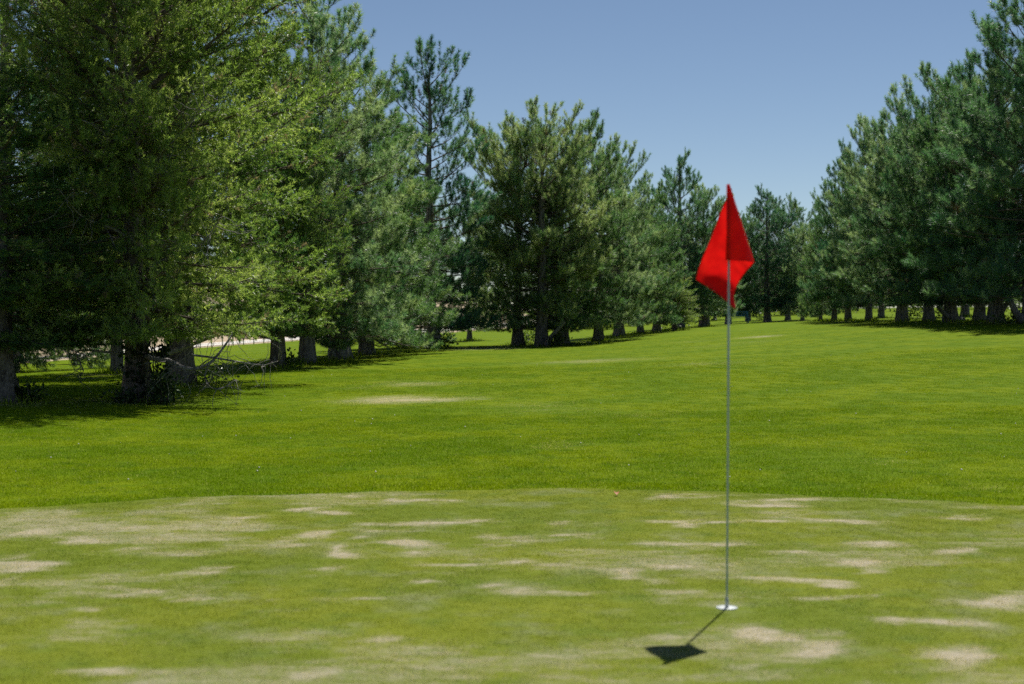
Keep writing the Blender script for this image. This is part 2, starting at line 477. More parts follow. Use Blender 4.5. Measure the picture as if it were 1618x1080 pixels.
# ---- road behind the fence
rv, rq = [], []
ts = np.linspace(-40, 160, 81)
for i, t in enumerate(ts):
    for k, s in enumerate((4.0, 6.0, 8.5, 11.0)):
        p = FA + _fd * t + _fn * s
        rv.append((p[0], p[1], h1(*p) + 0.03))
for i in range(len(ts) - 1):
    for k in range(3):
        a = i * 4 + k
        rq.append((a, a + 1, a + 5, a + 4))
road = link('road', mesh_np('road', rv, np.array(rq), True), M['road'])
tag(road, 'pale gravel road behind the wire fence', kind='structure')

# ---- putting green sheet
gx = np.arange(-9.5, 10.6, 0.07)
n_row = 150
GX = np.repeat(gx[:, None], n_row, 1)
GY = np.linspace(0, 1, n_row)[None] * (green_edge(gx)[:, None] - 1.0) + 1.0
GZ = height(GX, GY) + 0.006
ii = np.arange(len(gx) * n_row).reshape(len(gx), n_row)
gq = np.stack([ii[:-1, :-1], ii[1:, :-1], ii[1:, 1:], ii[:-1, 1:]], -1).reshape(-1, 4)
ggv = np.stack([GX.ravel(), GY.ravel(), GZ.ravel()], -1)
green = link('putting_green', mesh_np('putting_green', ggv, gq, True, attrs={'dead': dead_mask(ggv[:, 0], ggv[:, 1], True)}), M['green'])
tag(green, 'close-cut putting green with bleached worn patches', kind='structure')

# ---- grass blades: clump meshes carried by geometry nodes
def blade_clump(name, n, size, h, w, lean, seed, mat):
    r = np.random.default_rng(seed)
    b = (r.random((n, 2)) - .5) * size
    ang = r.random(n) * 2 * np.pi; hh = h * r.uniform(.55, 1.2, n)
    ld = r.random(n) * 2 * np.pi; ll = hh * lean * r.random(n)
    ax = np.stack([np.cos(ang), np.sin(ang)], -1) * w / 2
    z0 = np.zeros(n)
    A = np.stack([b[:, 0] - ax[:, 0], b[:, 1] - ax[:, 1], z0 - .003], -1)
    B = np.stack([b[:, 0] + ax[:, 0], b[:, 1] + ax[:, 1], z0 - .003], -1)
    C = np.stack([b[:, 0] + np.cos(ld) * ll, b[:, 1] + np.sin(ld) * ll, hh], -1)
    v = np.stack([A, B, C], 1).reshape(-1, 3)
    me = mesh_np(name, v, np.arange(n * 3).reshape(-1, 3), tint=r.random(n))
    me.materials.append(mat)
    return bpy.data.objects.new(name, me)      # not linked: only a source for the scattering

def scatter(name, pts, dead, scale, src, label):
    me = mesh_np(name, pts, [np.zeros((0, 3), int)] if False else np.zeros((0, 3), int)) if False else bpy.data.meshes.new(name)
    me.vertices.add(len(pts)); me.vertices.foreach_set('co', np.asarray(pts, np.float32).ravel())
    for k, v in (('dead', dead), ('siz', scale), ('rot', rng.random(len(pts)) * 6.283)):
        a = me.attributes.new(k, 'FLOAT', 'POINT'); a.data.foreach_set('value', np.asarray(v, np.float32))
    o = link(name, me, [])
    ng = bpy.data.node_groups.new(name, 'GeometryNodeTree')
    ng.interface.new_socket('Geometry', in_out='INPUT', socket_type='NodeSocketGeometry')
    ng.interface.new_socket('Geometry', in_out='OUTPUT', socket_type='NodeSocketGeometry')
    gi = ng.nodes.new('NodeGroupInput'); go = ng.nodes.new('NodeGroupOutput')
    oi = ng.nodes.new('GeometryNodeObjectInfo'); oi.inputs[0].default_value = src
    oi.inputs['As Instance'].default_value = True
    ip = ng.nodes.new('GeometryNodeInstanceOnPoints')
    nr = ng.nodes.new('GeometryNodeInputNamedAttribute'); nr.data_type = 'FLOAT'; nr.inputs[0].default_value = 'rot'
    nsz = ng.nodes.new('GeometryNodeInputNamedAttribute'); nsz.data_type = 'FLOAT'; nsz.inputs[0].default_value = 'siz'
    cx = ng.nodes.new('ShaderNodeCombineXYZ')
    ng.links.new(nr.outputs[0], cx.inputs[2])
    ng.links.new(gi.outputs[0], ip.inputs['Points'])
    ng.links.new(oi.outputs['Geometry'], ip.inputs['Instance'])
    ng.links.new(cx.outputs[0], ip.inputs['Rotation'])
    c2 = ng.nodes.new('ShaderNodeCombineXYZ'); c2.inputs[0].default_value = 1; c2.inputs[1].default_value = 1
    ng.links.new(nsz.outputs[0], c2.inputs[2])
    ng.links.new(c2.outputs[0], ip.inputs['Scale'])
    ng.links.new(ip.outputs[0], go.inputs[0])
    md = o.modifiers.new('scatter', 'NODES'); md.node_group = ng
    tag(o, label, 'grass', kind='stuff')
    return o

# lawn: beyond the edge of the green, as far as single blades still read
lp = []
for y0, y1, st in ((10.0, 20, .20), (20, 34, .30), (34, 60, .6)):
    for y in np.arange(y0, y1, st):
        hw = y * 0.42 + 1.0
        x = np.arange(-hw, hw, st) + rng.uniform(-.08, .08)
        lp.append(np.stack([x + rng.uniform(-.09, .09, len(x)), np.full(len(x), y) + rng.uniform(-.09, .09, len(x))], -1))
lp = np.vstack(lp)
lp = lp[lp[:, 1] > green_edge(lp[:, 0]) + 0.16]
lz = height(lp[:, 0], lp[:, 1])
ld = dead_mask(lp[:, 0], lp[:, 1], False)
clump = blade_clump('lawn_clump', 260, .34, .021, .0042, 1.0, 3, M['lawn_blades'])
lh = np.interp(lp[:, 1], [11, 14, 30, 60], [.85, .8, .7, .3]) * (0.65 + .7 * vnoise(lp / 1.1, 21)) * (1 - .5 * ld)
scatter('lawn_grass', np.column_stack([lp, lz]), ld, lh, clump, 'short mown lawn grass beyond the putting green')
# putting green: very short blades
pp = []
for y in np.arange(4.6, 12.2, .085):
    hw = y * 0.40 + .4
    x = np.arange(-hw, hw, .085)
    pp.append(np.stack([x + rng.uniform(-.04, .04, len(x)), np.full(len(x), y) + rng.uniform(-.04, .04, len(x))], -1))
pp = np.vstack(pp)
pp = pp[(pp[:, 1] < green_edge(pp[:, 0]) - .04) & (np.hypot(pp[:, 0] - 1.079, pp[:, 1] - 7.11) > .115)]
gd = dead_mask(pp[:, 0], pp[:, 1], True)
gcl = blade_clump('green_clump', 150, .13, .0075, .0028, 1.3, 5, M['green_blades'])
scatter('green_grass', np.column_stack([pp, height(pp[:, 0], pp[:, 1]) + .006]), gd, (0.7 + .6 * vnoise(pp / .4, 4)) * (1 - .3 * gd), gcl,
        'very short grass of the putting green')
# taller fringe right at the edge of the green
ne = 30000
ex = rng.uniform(-6.5, 6.5, ne); eo = rng.random(ne) ** 1.5 * .5 - .03 + .05 * (vnoise(np.stack([ex * 3, ex * 0], -1), 9) - .5)
ey = green_edge(ex) + eo
eh = .021 * rng.uniform(.5, 1.25, ne) * (0.7 + .6 * vnoise(np.stack([ex * 1.7, ey * 1.7], -1), 12))
ez = height(ex, ey)
ang = rng.random(ne) * 6.283; ldr = rng.random(ne) * 6.283; ll = eh * rng.random(ne)
w2 = .003
A = np.stack([ex - np.cos(ang) * w2, ey - np.sin(ang) * w2, ez - .002], -1)
B = np.stack([ex + np.cos(ang) * w2, ey + np.sin(ang) * w2, ez - .002], -1)
C = np.stack([ex + np.cos(ldr) * ll, ey + np.sin(ldr) * ll, ez + eh], -1)
em = mesh_np('fringe_grass', np.stack([A, B, C], 1).reshape(-1, 3), np.arange(ne * 3).reshape(-1, 3), tint=rng.random(ne))
fr = link('fringe_grass', em, M['edge_blades'])
tag(fr, 'longer fringe grass along the far edge of the green', 'grass', kind='stuff')

# ------------------------------------------------------------------ trees
def unit(v): return v / (np.linalg.norm(v, axis=-1, keepdims=True) + 1e-9)

def needle_template(K, length, nl, nw, spread, rnd):
    """K thin triangles round a twig of the given length that points along +Z"""
    s = np.sort(rnd.random(K)) ** 0.8
    az = np.arange(K) * 2.39996 + rnd.random(K) * .6
    base = np.stack([np.zeros(K), np.zeros(K), s * length], -1)
    sp = spread * (1.05 - .55 * s) * rnd.uniform(.75, 1.25, K)
    d = np.stack([np.cos(az) * np.sin(sp), np.sin(az) * np.sin(sp), np.cos(sp)], -1)
    side = unit(np.cross(d, rnd.normal(size=(K, 3))))
    L = nl * rnd.uniform(.7, 1.15, K)[:, None]
    return np.stack([base - side * nw / 2, base + side * nw / 2, base + d * L], 1)      # (K,3,3)

def build_tufts(name, pos, dr, scale, tint, templates, mat, rnd):
    n = len(pos)
    dr = unit(dr)
    ref = unit(rnd.normal(size=(n, 3)))
    a = unit(np.cross(dr, ref)); b = np.cross(dr, a)
    which = rnd.integers(0, len(templates), n)
    vs, ts = [], []
    for k, T in enumerate(templates):
        s = which == k
        if not s.any(): continue
        Mx = np.stack([a[s], b[s], dr[s]], -1) * scale[s][:, None, None]           # columns
        v = np.einsum('nij,ktj->nkti', Mx, T) + pos[s][:, None, None, :]
        vs.append(v.reshape(-1, 3)); ts.append(np.repeat(tint[s], len(T)))
    v = np.vstack(vs); t = np.concatenate(ts)
    me = mesh_np(name, v, np.arange(len(v)).reshape(-1, 3), tint=t)
    me.materials.append(mat)
    return me

def make_trunk(name, pts, rad, rnd, sides=20, rough=.15, flare=1.5, mat=None, furrows=11):
    """tapered, buttressed, furrowed trunk along pts"""
    pts = np.asarray(pts, float)
    seg = np.linspace(0, len(pts) - 1, len(pts) * 4 - 3)
    P = np.stack([np.interp(seg, np.arange(len(pts)), pts[:, k]) for k in range(3)], -1)
    r = np.interp(seg, np.arange(len(pts)), rad)
    th = np.linspace(0, 2 * np.pi, sides, endpoint=False)
    zz = P[:, 2]
    base = np.exp(-zz / (rad[0] * 2.2)) * (flare - 1)
    lob = 1 + base[:, None] * (0.75 + .55 * np.cos(th[None] * 5 + rnd.random() * 6) * .8)
    q = np.stack([np.cos(th)[None] * furrows / 3.0 + zz[:, None] * .25, np.sin(th)[None] * furrows / 3.0 + 0 * zz[:, None], zz[:, None] * 1.1 + 0 * th[None]], -1).reshape(-1, 3)
    nz = vnoise(q, int(rnd.integers(999))).reshape(len(zz), sides)
    nz2 = vnoise(q * 2.3, int(rnd.integers(999))).reshape(len(zz), sides)
    rr = r[:, None] * lob * (1 + rough * (nz - .5) * 2 + rough * .7 * (nz2 - .5) * 2)
    v = P[:, None, :] + np.stack([np.cos(th)[None] * rr, np.sin(th)[None] * rr, 0 * rr], -1)
    n = len(P)
    i = np.arange(n - 1)[:, None] * sides; j = np.arange(sides)[None]; j2 = (j + 1) % sides
    qd = np.stack([i + j, i + j2, i + sides + j2, i + sides + j], -1).reshape(-1, 4)
    me = mesh_np(name, v.reshape(-1, 3), qd, True)
    me.materials.append(mat)
    return me

def grow(seed, H, tr, cb, prof, n_limbs, e_lo, e_hi, curl, sub_gap, sub_len, tuft_gap, tuft, mat, bark, up=.55, sway=.25, lean=(0, 0),
         bare=.28, zmin=.28, twin=0, tip_up=.3, droop=0.0, clump_gain=.0, sub_side=60, trunk_sides=18, density=None, sub_up=15):
    """one tree standing at the origin: returns (trunk, limbs, crown) meshes.
    prof: list of (t, radius); tuft: dict(K, length, nl, nw, spread, n)"""
    rnd = np.random.default_rng(seed)
    tz = np.linspace(0, 1, 14)
    wob = np.cumsum(rnd.normal(size=(14, 2)), 0) * sway * H / 100
    wob -= wob[0]
    tp = np.column_stack([wob[:, 0] + lean[0] * tz * H, wob[:, 1] + lean[1] * tz * H, tz * H])
    trad = tr * (1 - tz) ** .85 + 0.012
    tp[0, 2] = -.25
    trunk = make_trunk('trunk', tp, trad, rnd, mat=bark, sides=trunk_sides)
    tp[0, 2] = 0
    wood = Acc()
    pos, dr, sc = [], [], []
    pt, pr = zip(*prof)
    us = (np.arange(n_limbs) + rnd.random(n_limbs)) / n_limbs
    # more limbs where the crown is wide
    tt = np.linspace(0, 1, 200)
    cdf = np.cumsum(np.interp(tt, pt, pr) ** 1.2 + .25); cdf = (cdf - cdf[0]) / (cdf[-1] - cdf[0])
    us = np.interp(us, cdf, tt)
    az0 = rnd.random() * 6.28
    for i, t in enumerate(us):
        z = cb + (H - cb) * t
        Rr = np.interp(t, pt, pr)
        az = az0 + i * 2.39996 + rnd.normal() * .35
        L = Rr * rnd.uniform(.62, 1.12) + .12
        e = R(np.interp(t, [0, 1], [e_lo, e_hi]) + rnd.normal() * 8)
        L /= max(.55, math.cos(min(e + curl * .5, 1.2)))
        p = np.array([np.interp(z, tp[:, 2], tp[:, k]) for k in range(3)])
        nst = 8; path = [p]; tg = []
        for k in range(nst):
            ee = e + curl * (k / nst) ** 1.3 * (1 if t < .9 else .3) - droop * math.sin(k / nst * math.pi)
            az += rnd.normal() * .07
            d = np.array([math.cos(az) * math.cos(ee), math.sin(az) * math.cos(ee), math.sin(ee)])
            p = p + d * L / nst
            if p[2] < zmin: p[2] = zmin + rnd.random() * .15
            path.append(p); tg.append(d)
        path = np.array(path); tg = np.array(tg + [tg[-1]])
        r0 = min(.013 * L + .008, tr * .5)
        wood.tube(path, np.linspace(r0, .005, nst + 1), 5, cap=False)
        # side shoots
        s = bare * rnd.uniform(.7, 1.3)
        side = 1
        while s < 1.0:
            k = s * nst; k0 = int(min(k, nst - 1)); f = k - k0
            q = path[k0] * (1 - f) + path[k0 + 1] * f
            d = tg[k0]
            side = -side
            az2 = math.atan2(d[1], d[0]) + side * R(sub_side + rnd.normal() * 18)
            e2 = math.asin(np.clip(d[2], -1, 1)) * .6 + R(sub_up + rnd.normal() * 18)
            l2 = (sub_len * (1.15 - .75 * s) * min(1.3, L / 1.6 + .35)) * rnd.uniform(.55, 1.2) + .06
            m = 3; pa = [q]; pp_ = q
            for kk in range(m):
                e3 = e2 + tip_up * kk / m
                # swing back towards the limb's own heading
                a3 = az2 - side * .25 * kk
                dd = np.array([math.cos(a3) * math.cos(e3), math.sin(a3) * math.cos(e3), math.sin(e3)])
                pp_ = pp_ + dd * l2 / m
                if pp_[2] < zmin: pp_[2] = zmin + rnd.random() * .1
                pa.append(pp_)
                if rnd.random() < .95:
                    nt = max(1, int(round(l2 / m / tuft_gap)))
                    for w in range(nt):
                        g = (w + rnd.random()) / nt
                        if kk == 0 and g < .45: continue
                        pos.append(pa[-2] * (1 - g) + pa[-1] * g)
                        dv = dd * (1 - up) + np.array([0, 0, up]) + rnd.normal(size=3) * (.28 if tuft is not JUN_T else .5)
                        dr.append(dv); sc.append(rnd.uniform(.75, 1.15))
            pos.append(pa[-1]); dr.append(dd * (1 - up * .6) + np.array([0, 0, up * .6])); sc.append(1.1)
            wood.tube(np.array(pa), np.linspace(.007 + .004 * l2, .002, m + 1), 3, cap=False)
            s += sub_gap / L * rnd.uniform(.6, 1.4)
        pos.append(path[-1]); dr.append(tg[-1] * .6 + np.array([0, 0, .5])); sc.append(1.25)
    for zt in np.arange(H * .86, H, .10):               # leader shoots
        for _ in range(3):
            aa = rnd.random() * 6.283
            pos.append(np.array([np.interp(zt, tp[:, 2], tp[:, 0]), np.interp(zt, tp[:, 2], tp[:, 1]), zt]))
            dr.append(np.array([math.cos(aa), math.sin(aa), rnd.uniform(.3, 1.2)])); sc.append(rnd.uniform(.8, 1.15))
    pos.append(tp[-1]); dr.append(np.array([0, 0, 1.])); sc.append(1.5)
    pos = np.array(pos); dr = np.array(dr); sc = np.array(sc) * tuft.get('scale', 1)
    # whole shoots share a colour: broad patches through the crown, then clump by clump
    tint = .45 * vnoise(pos / .9, seed) + .25 * vnoise(pos / .35, seed + 3) + .45 * rnd.random(len(pos)) - .08
    tint = np.clip(tint, 0, .95)
    tint[rnd.random(len(pos)) < (.006 if tuft is not JUN_T else .02 + .10 * (vnoise(pos / .7, seed + 9) > .68))] = 1.0
    tem = [needle_template(tuft['K'], tuft['length'], tuft['nl'], tuft['nw'], tuft['spread'], rnd) for _ in range(5)]
    crown = build_tufts('crown', pos, dr, sc, tint, tem, mat, rnd)
    limbs = wood.mesh('limbs', True); limbs.materials.append(M['twig'])
    return trunk, limbs, crown

PINE_T = dict(K=56, length=.24, nl=.16, nw=.0145, spread=1.30)
JUN_T = dict(K=22, length=.19, nl=.075, nw=.018, spread=1.15)
SPR_T = dict(K=30, length=.32, nl=.12, nw=.020, spread=1.2)
KIND = {}
P = dict(sub_gap=.145, sub_len=.78, tuft_gap=.27, tuft=PINE_T, bark=M['bark'], up=.55, sub_up=16, tip_up=.5, bare=.30, zmin=.75)
# broad round-topped pines
KIND['round'] = grow(1, 9.8, .34, 1.15, [(0, 2.8), (.2, 3.3), (.5, 3.3), (.75, 2.8), (.9, 2.0), (1, .8)], 78, -22, 46, .35, mat=M['pine'], **P)
KIND['round2'] = grow(2, 9.6, .32, 1.2, [(0, 2.4), (.25, 3.0), (.55, 2.9), (.8, 2.2), (.93, 1.4), (1, .5)], 82, -18, 48, .35, mat=M['pine'], **P)
# conical pines
KIND['cone'] = grow(3, 10.2, .32, 1.25, [(0, 2.8), (.15, 3.0), (.5, 2.2), (.8, 1.2), (1, .22)], 82, -24, 42, .35, mat=M['pine_blue'], **P)
KIND['skirt'] = grow(14, 10.0, .30, .75, [(0, 2.7), (.2, 3.0), (.5, 2.4), (.75, 1.5), (.9, .85), (1, .2)], 86, -20, 48, .4, mat=M['pine'], **{**P, 'zmin': .35})
KIND['cone2'] = grow(4, 10.0, .32, 1.2, [(0, 2.6), (.2, 2.8), (.5, 2.3), (.75, 1.45), (.9, .9), (1, .25)], 82, -24, 48, .4, mat=M['pine_blue'], **P)
# tall airy pine with the trunk showing
KIND['open'] = grow(5, 11.4, .27, .9, [(0, 2.8), (.3, 2.9), (.48, 2.1), (.6, 1.9), (.78, 1.6), (.9, 1.0), (1, .25)], 78, -20, 42, .35, mat=M['pine_blue'], lean=(.02, 0), sway=.8, **{**P, 'bare': .32, 'sub_gap': .165})
# junipers: upswept limbs, feathery sprays
J = dict(tuft=JUN_T, zmin=1.12, mat=M['juniper'], bark=M['bark_j'], trunk_sides=32, sub_up=-4, tip_up=.25, droop=.12)
KIND['juniper'] = grow(6, 9.0, .24, 1.1, [(0, 2.3), (.12, 2.7), (.35, 2.8), (.6, 2.6), (.8, 2.2), (.93, 1.4), (1, .5)], 136, -12, 48, .30, .088, .58, .09, up=.10, bare=.20, **J)
KIND['juniper2'] = grow(7, 8.6, .28, 1.4, [(0, 1.8), (.2, 2.1), (.5, 1.85), (.75, 1.2), (.93, .55), (1, .15)], 104, -12, 54, .30, .09, .55, .09, up=.15, bare=.20, **{**J, 'zmin': 1.45})
# dark spruce with level layered limbs
KIND['spruce'] = grow(8, 11, .30, 1.0, [(0, 2.3), (.1, 2.4), (.5, 1.8), (.75, 1.45), (.9, 1.0), (1, .4)], 100, -18, 30, .25, .13, .6, .15, SPR_T, M['spruce'], M['bark'], up=.1, droop=.1, sub_up=-6, tip_up=.1)
TOP = {}
for k, v in KIND.items():
    co = np.empty(len(v[2].vertices) * 3, np.float32); v[2].vertices.foreach_get('co', co)
    TOP[k] = float(co[2::3].max())                      # true height of the crown's tip
    print(k, sum(len(m.polygons) for m in v))

def tree(name, px, py, d, top, kind, label, wide=1.0, rz=None, group=None, thick=1.0):
    """stand a tree where the photo shows its foot; top = photo row of its tip"""
    x, y, _ = at(px, py, d)
    z = h1(x, y)
    base_h = TOP[kind]
    H = (CAM_H + (HZ - top) / F_PX * d) - z
    s = H / base_h
    e = empty(name, (x, y, z), rng.random() * 6.283 if rz is None else rz)
    e.scale = (s * wide, s * wide, s)
    tag(e, label, 'tree', group)
    tk, lb, cr = KIND[kind]
    t = link('trunk', tk, [], e)
    ts = thick / wide * (.85 if px < 1200 else .7)
    t.scale = (ts, ts, 1)
    link('limbs', lb, [], e); link('crown', cr, [], e)
    return e

TREES = [
 # name, foot px, foot py, distance, top py, kind, label, wide, rz, thick
 ('juniper_tree', 215, 637, 23.0, -390, 'juniper', 'big feathery juniper with ivy on its trunk and bleached sagging branch', .86, 2.2, .88),
 ('juniper_tree', -2, 632, 21.5, 55, 'juniper2', 'juniper with a very thick furrowed trunk cut by the left edge', 1.35, 0.3, 1.7),
 ('juniper_tree', 283, 607, 28.0, -330, 'juniper', 'juniper on a dark stout trunk just behind the ivy-clad one', .92, 4.4, 1.0),
 ('pine_tree', 183, 590, 33.0, -120, 'cone', 'pine with a slim bare grey trunk between the two big left trunks', .95, None, .45),
 ('spruce_tree', 6, 583, 40.0, -260, 'spruce', 'tall blackish spruce at the top left corner behind the junipers', 1.05, None, 1.0),
 ('juniper_tree', 440, 581, 36.0, 40, 'juniper', 'yellow-green columnar juniper, sunlit on its right, with twiggy skirt', .72, 1.0, 1.0),
 ('pine_tree', 487, 575, 39.0, -60, 'open', 'airy tall pine rising over the columnar juniper against the sky', 1.0, 0.5, .9),
 ('pine_tree', 536, 568, 42.0, 6, 'skirt', 'pine with a spiky tip beside the airy pine on the left', .95, None, 1.1),
 ('pine_tree', 580, 560, 46.0, 110, 'skirt', 'bushy pine with foliage to the ground below the spiky tip', 1.15, None, 1.0),
 ('pine_tree', 684, 550, 52.0, 57, 'open', 'tall lone-topped open pine with its bent trunk showing against the sky', .95, 3.3, 1.0),
 ('pine_tree', 640, 548, 56.0, 270, 'skirt', 'low spreading pine under the open lone-topped pine', 1.5, None, .6),
 ('pine_tree', 742, 536, 70.0, 295, 'round', 'half-hidden pine closing the gap between lone-topped pine and middle clump', .85, None, .6),
 ('pine_tree', 818, 545, 56.0, 160, 'round', 'round-topped dark pine, first trunk of the middle clump of three', 1.06, None, .85),
 ('pine_tree', 857, 548, 55.0, 152, 'round2', 'round-topped dark pine with a pale dead branch at its foot', 1.0, None, 1.0),
 ('pine_tree', 887, 543, 57.5, 165, 'round', 'thick-stemmed pine, third trunk of the middle clump of three', 1.02, None, 1.15),
 ('pine_tree', 945, 540, 60.0, 205, 'cone2', 'pine with a slanting lone trunk next to the middle clump', 1.0, None, .75),
 ('pine_tree', 979, 530, 66.0, 236, 'round2', 'sunlit pine with a short black trunk beyond the slanting one', .95, None, 1.0),
 ('pine_tree', 1012, 527, 70.0, 285, 'round', 'lower sunlit pine sloping down toward the dark pointed pine', .95, None, .8),
 ('pine_tree', 1038, 524, 73.0, 315, 'round2', 'small pine with a square dark trunk before the dark pointed pine', .9, None, 1.1),
 ('juniper_tree', 1066, 523, 75.0, 425, 'juniper2', 'small pale green juniper at the foot of the dark pointed pine', 1.75, None, 1.4),
 ('pine_tree', 1072, 517, 84.0, 230, 'cone', 'dark pointed pine standing clear above its neighbours left of the red flag', .85, None, 1.0),
 ('pine_tree', 1112, 516, 86.0, 280, 'cone2', 'pine with a wide dark trunk close left of the flag', 1.0, None, 1.2),
 ('pine_tree', 1150, 511, 98.0, 330, 'round2', 'far pine hidden mostly behind the red flag', 1.0, None, .9),
 ('pine_tree', 1182, 509, 112.0, 318, 'round', 'far pine just right of the flag in the row end', .9, None, .8),
 ('pine_tree', 1212, 508, 100.0, 287, 'cone', 'tallest pine of the far group between flag and right row', 1.1, None, 1.1),
 ('pine_tree', 1244, 507, 104.0, 302, 'round2', 'rounded far pine next to the tallest of the far group', .85, None, .9),
 ('pine_tree', 1268, 506, 98.0, 345, 'cone2', 'yellowish far pine in the dip between the two rows', 1.0, None, .8),
 ('pine_tree', 1296, 506, 84.0, 335, 'skirt', 'outermost low pine at the start of the right row', .75, None, .8),
 ('pine_tree', 1318, 507, 73.0, 262, 'skirt', 'slim-tipped pine, second in the right row from the gap', .8, None, .8),
 ('pine_tree', 1340, 507, 69.0, 215, 'cone', 'pine with a leaning thin trunk, third in the right row', .8, None, .7),
 ('pine_tree', 1372, 507, 66.0, 172, 'cone2', 'pine stepping up the right row before the tallest straight trunk', .95, None, .7),
 ('pine_tree', 1425, 508, 60.0, 128, 'cone', 'pine on a tall straight dark trunk in the right row', 1.0, None, .95),
 ('pine_tree', 1467, 508, 57.0, 138, 'round2', 'blunt-topped pine with a trunk flaring at the ground on the right', .9, None, 1.0),
 ('pine_tree', 1500, 509, 53.5, 92, 'cone2', 'pine with a ribbed grey trunk and broken pale stub', 1.0, None, 1.05),
 ('pine_tree', 1548, 509, 51.0, 60, 'round', 'big dark pine, left trunk of the pair near the right edge', .95, None, .85),
 ('pine_tree', 1574, 510, 49.0, 22, 'cone', 'big dark pine, forked right trunk of the pair near the right edge', .95, None, 1.0),
 ('pine_tree', 1628, 509, 46.0, -50, 'cone2', 'pine whose trunk is cut off by the right edge', 1.1, None, 1.0),
 # second row behind the right side
 ('pine_tree', 1392, 504, 82.0, 190, 'round', 'pine filling in behind the tall straight trunk', .85, None, .7),
 ('pine_tree', 1525, 503, 70.0, 130, 'round2', 'pine in the second row behind the ribbed trunk', .9, None, .7),
 # trees of the far background
 ('pine_tree', 1355, 498, 150.0, 395, 'round', 'far tree beyond the bright strip of lawn, behind the third trunk', 1.4, None, .7),
 ('pine_tree', 1450, 497, 155.0, 400, 'round2', 'far tree beyond the lawn between straight and flaring trunks', 1.5, None, .7),
 ('pine_tree', 1540, 496, 150.0, 390, 'round', 'far tree beyond the lawn left of the trunk pair', 1.5, None, .7),
 ('pine_tree', 1610, 496, 150.0, 385, 'round2', 'far tree beyond the lawn at the right edge', 1.5, None, .7),
 ('pine_tree', 1235, 503, 140.0, 380, 'round', 'dark tree closing the view under the far pines', 1.4, None, .8),
 ('pine_tree', 1290, 502, 145.0, 390, 'round2', 'dark tree closing the view behind the yellowish pine', 1.4, None, .8),
 ('pine_tree', 1130, 508, 135.0, 385, 'round', 'dark tree far behind the flag pole', 1.3, None, .8),
 ('pine_tree', 920, 520, 120.0, 400, 'round2', 'far tree seen under the middle clump near the fence', 1.3, None, .8),
 ('pine_tree', 1000, 514, 130.0, 400, 'round', 'far tree seen through the gap past the slanting trunk', 1.3, None, .8),
 ('pine_tree', 95, 568, 84.0, 350, 'round', 'dark tree behind the fence at the far left', 1.1, None, .8),
 ('pine_tree', 150, 560, 90.0, 360, 'round2', 'dark tree behind the fence right of the first one', 1.1, None, .8),
 ('pine_tree', 30, 574, 80.0, 330, 'cone', 'dark tree behind the fence beside the cut-off thick trunk', 1.2, None, .8),
]
TREE = {}
for i, (nm, px, py, d, top, kind, label, wide, rz, thick) in enumerate(TREES):
    TREE[i] = tree(nm, px, py, d, top, kind, label, wide, rz, 'trees of the left row' if px < 1170 else 'trees of the right row', thick)

# ------------------------------------------------------------------ the far-off wood that closes the view
rw = np.random.default_rng(90)
nw_ = 16000
wx = rw.uniform(-6, 130, nw_); wtop = 6.0 + 4 * vnoise(np.stack([wx / 6, 0 * wx], -1), 71) + 2 * vnoise(np.stack([wx / 2, 0 * wx], -1), 72)
wy = 185 + .12 * wx + rw.normal(size=nw_) * 4
wz = height(wx, wy) + rw.random(nw_) ** .8 * wtop
wd = rw.normal(size=(nw_, 3)) + np.array([0, 0, .6])
wme = build_tufts('treeline', np.stack([wx, wy, wz], -1), wd, rw.uniform(2.2, 3.6, nw_), rw.random(nw_) * .9, [needle_template(10, .24, .16, .05, 1.3, rw) for _ in range(3)], M['spruce'], rw)
tag(link('treeline', wme, []), 'far-off dark wood closing the view beyond the fairway', 'wood', kind='stuff')

# ------------------------------------------------------------------ the flagstick and the hole
PX, PY = 1.079, 7.11
def m_simple(name, col, rough=.4, spec=.4):
    m, nt = new_mat(name); N = NT(nt)
    pos = N.n('ShaderNodeTexCoord').outputs['Object']
    n = N.noise(pos, 18, 4, 0.6)
    c = N.mix(N.ramp(n, .4, .75, 0, .25), col, tuple(v * .7 for v in col))
    N.out(N.bsdf(c, rough, spec).outputs[0]); return m
M['pole'] = m_simple('white_fibreglass', (0.44, 0.52, 0.45), .4)
M['white'] = m_simple('white_plastic', (0.42, 0.45, 0.44), .5)
def flag_mat():
    m, nt = new_mat('red_nylon'); N = NT(nt)
    tc = N.n('ShaderNodeTexCoord')
    n = N.noise(tc.outputs['Object'], 14, 4, .6)
    c = N.mix(N.ramp(n, .35, .75), (0.56, 0.006, 0.008), (0.66, 0.012, 0.010))
    w = N.noise(tc.outputs['Object'], 420, 2, .5)
    b = N.bsdf(c, .6, .2, N.bump(w, .25, .002))
    tr = N.n('ShaderNodeBsdfTranslucent'); N.l(N.mix(1, c, (1.25, .9, .8), 'MULTIPLY'), tr.inputs[0])
    mx = N.n('ShaderNodeMixShader'); mx.inputs[0].default_value = .42
    N.l(b.outputs[0], mx.inputs[1]); N.l(tr.outputs[0], mx.inputs[2]); N.out(mx.outputs[0])
    return m
M['flag'] = flag_mat()
pin = empty('golf_flagstick', (PX, PY, 0))
tag(pin, 'thin white golf flagstick with a limp red flag standing in the hole', 'flagstick')
a = Acc(); a.tube([(0, 0, -.12), (0, 0, .10), (.003, 0, 1.0), (.004, 0, 1.76)], [.0060, .0060, .0060, .0060], 12)
link('pole', a.mesh('pole', True), M['pole'], pin)
a = Acc(); a.tube([(.0, 0, 1.752), (.003, 0, 1.9), (.0, 0, 2.128)], [.0125, .0115, .009], 12)
link('flag_sleeve', a.mesh('flag_sleeve', True), M['flag'], pin)
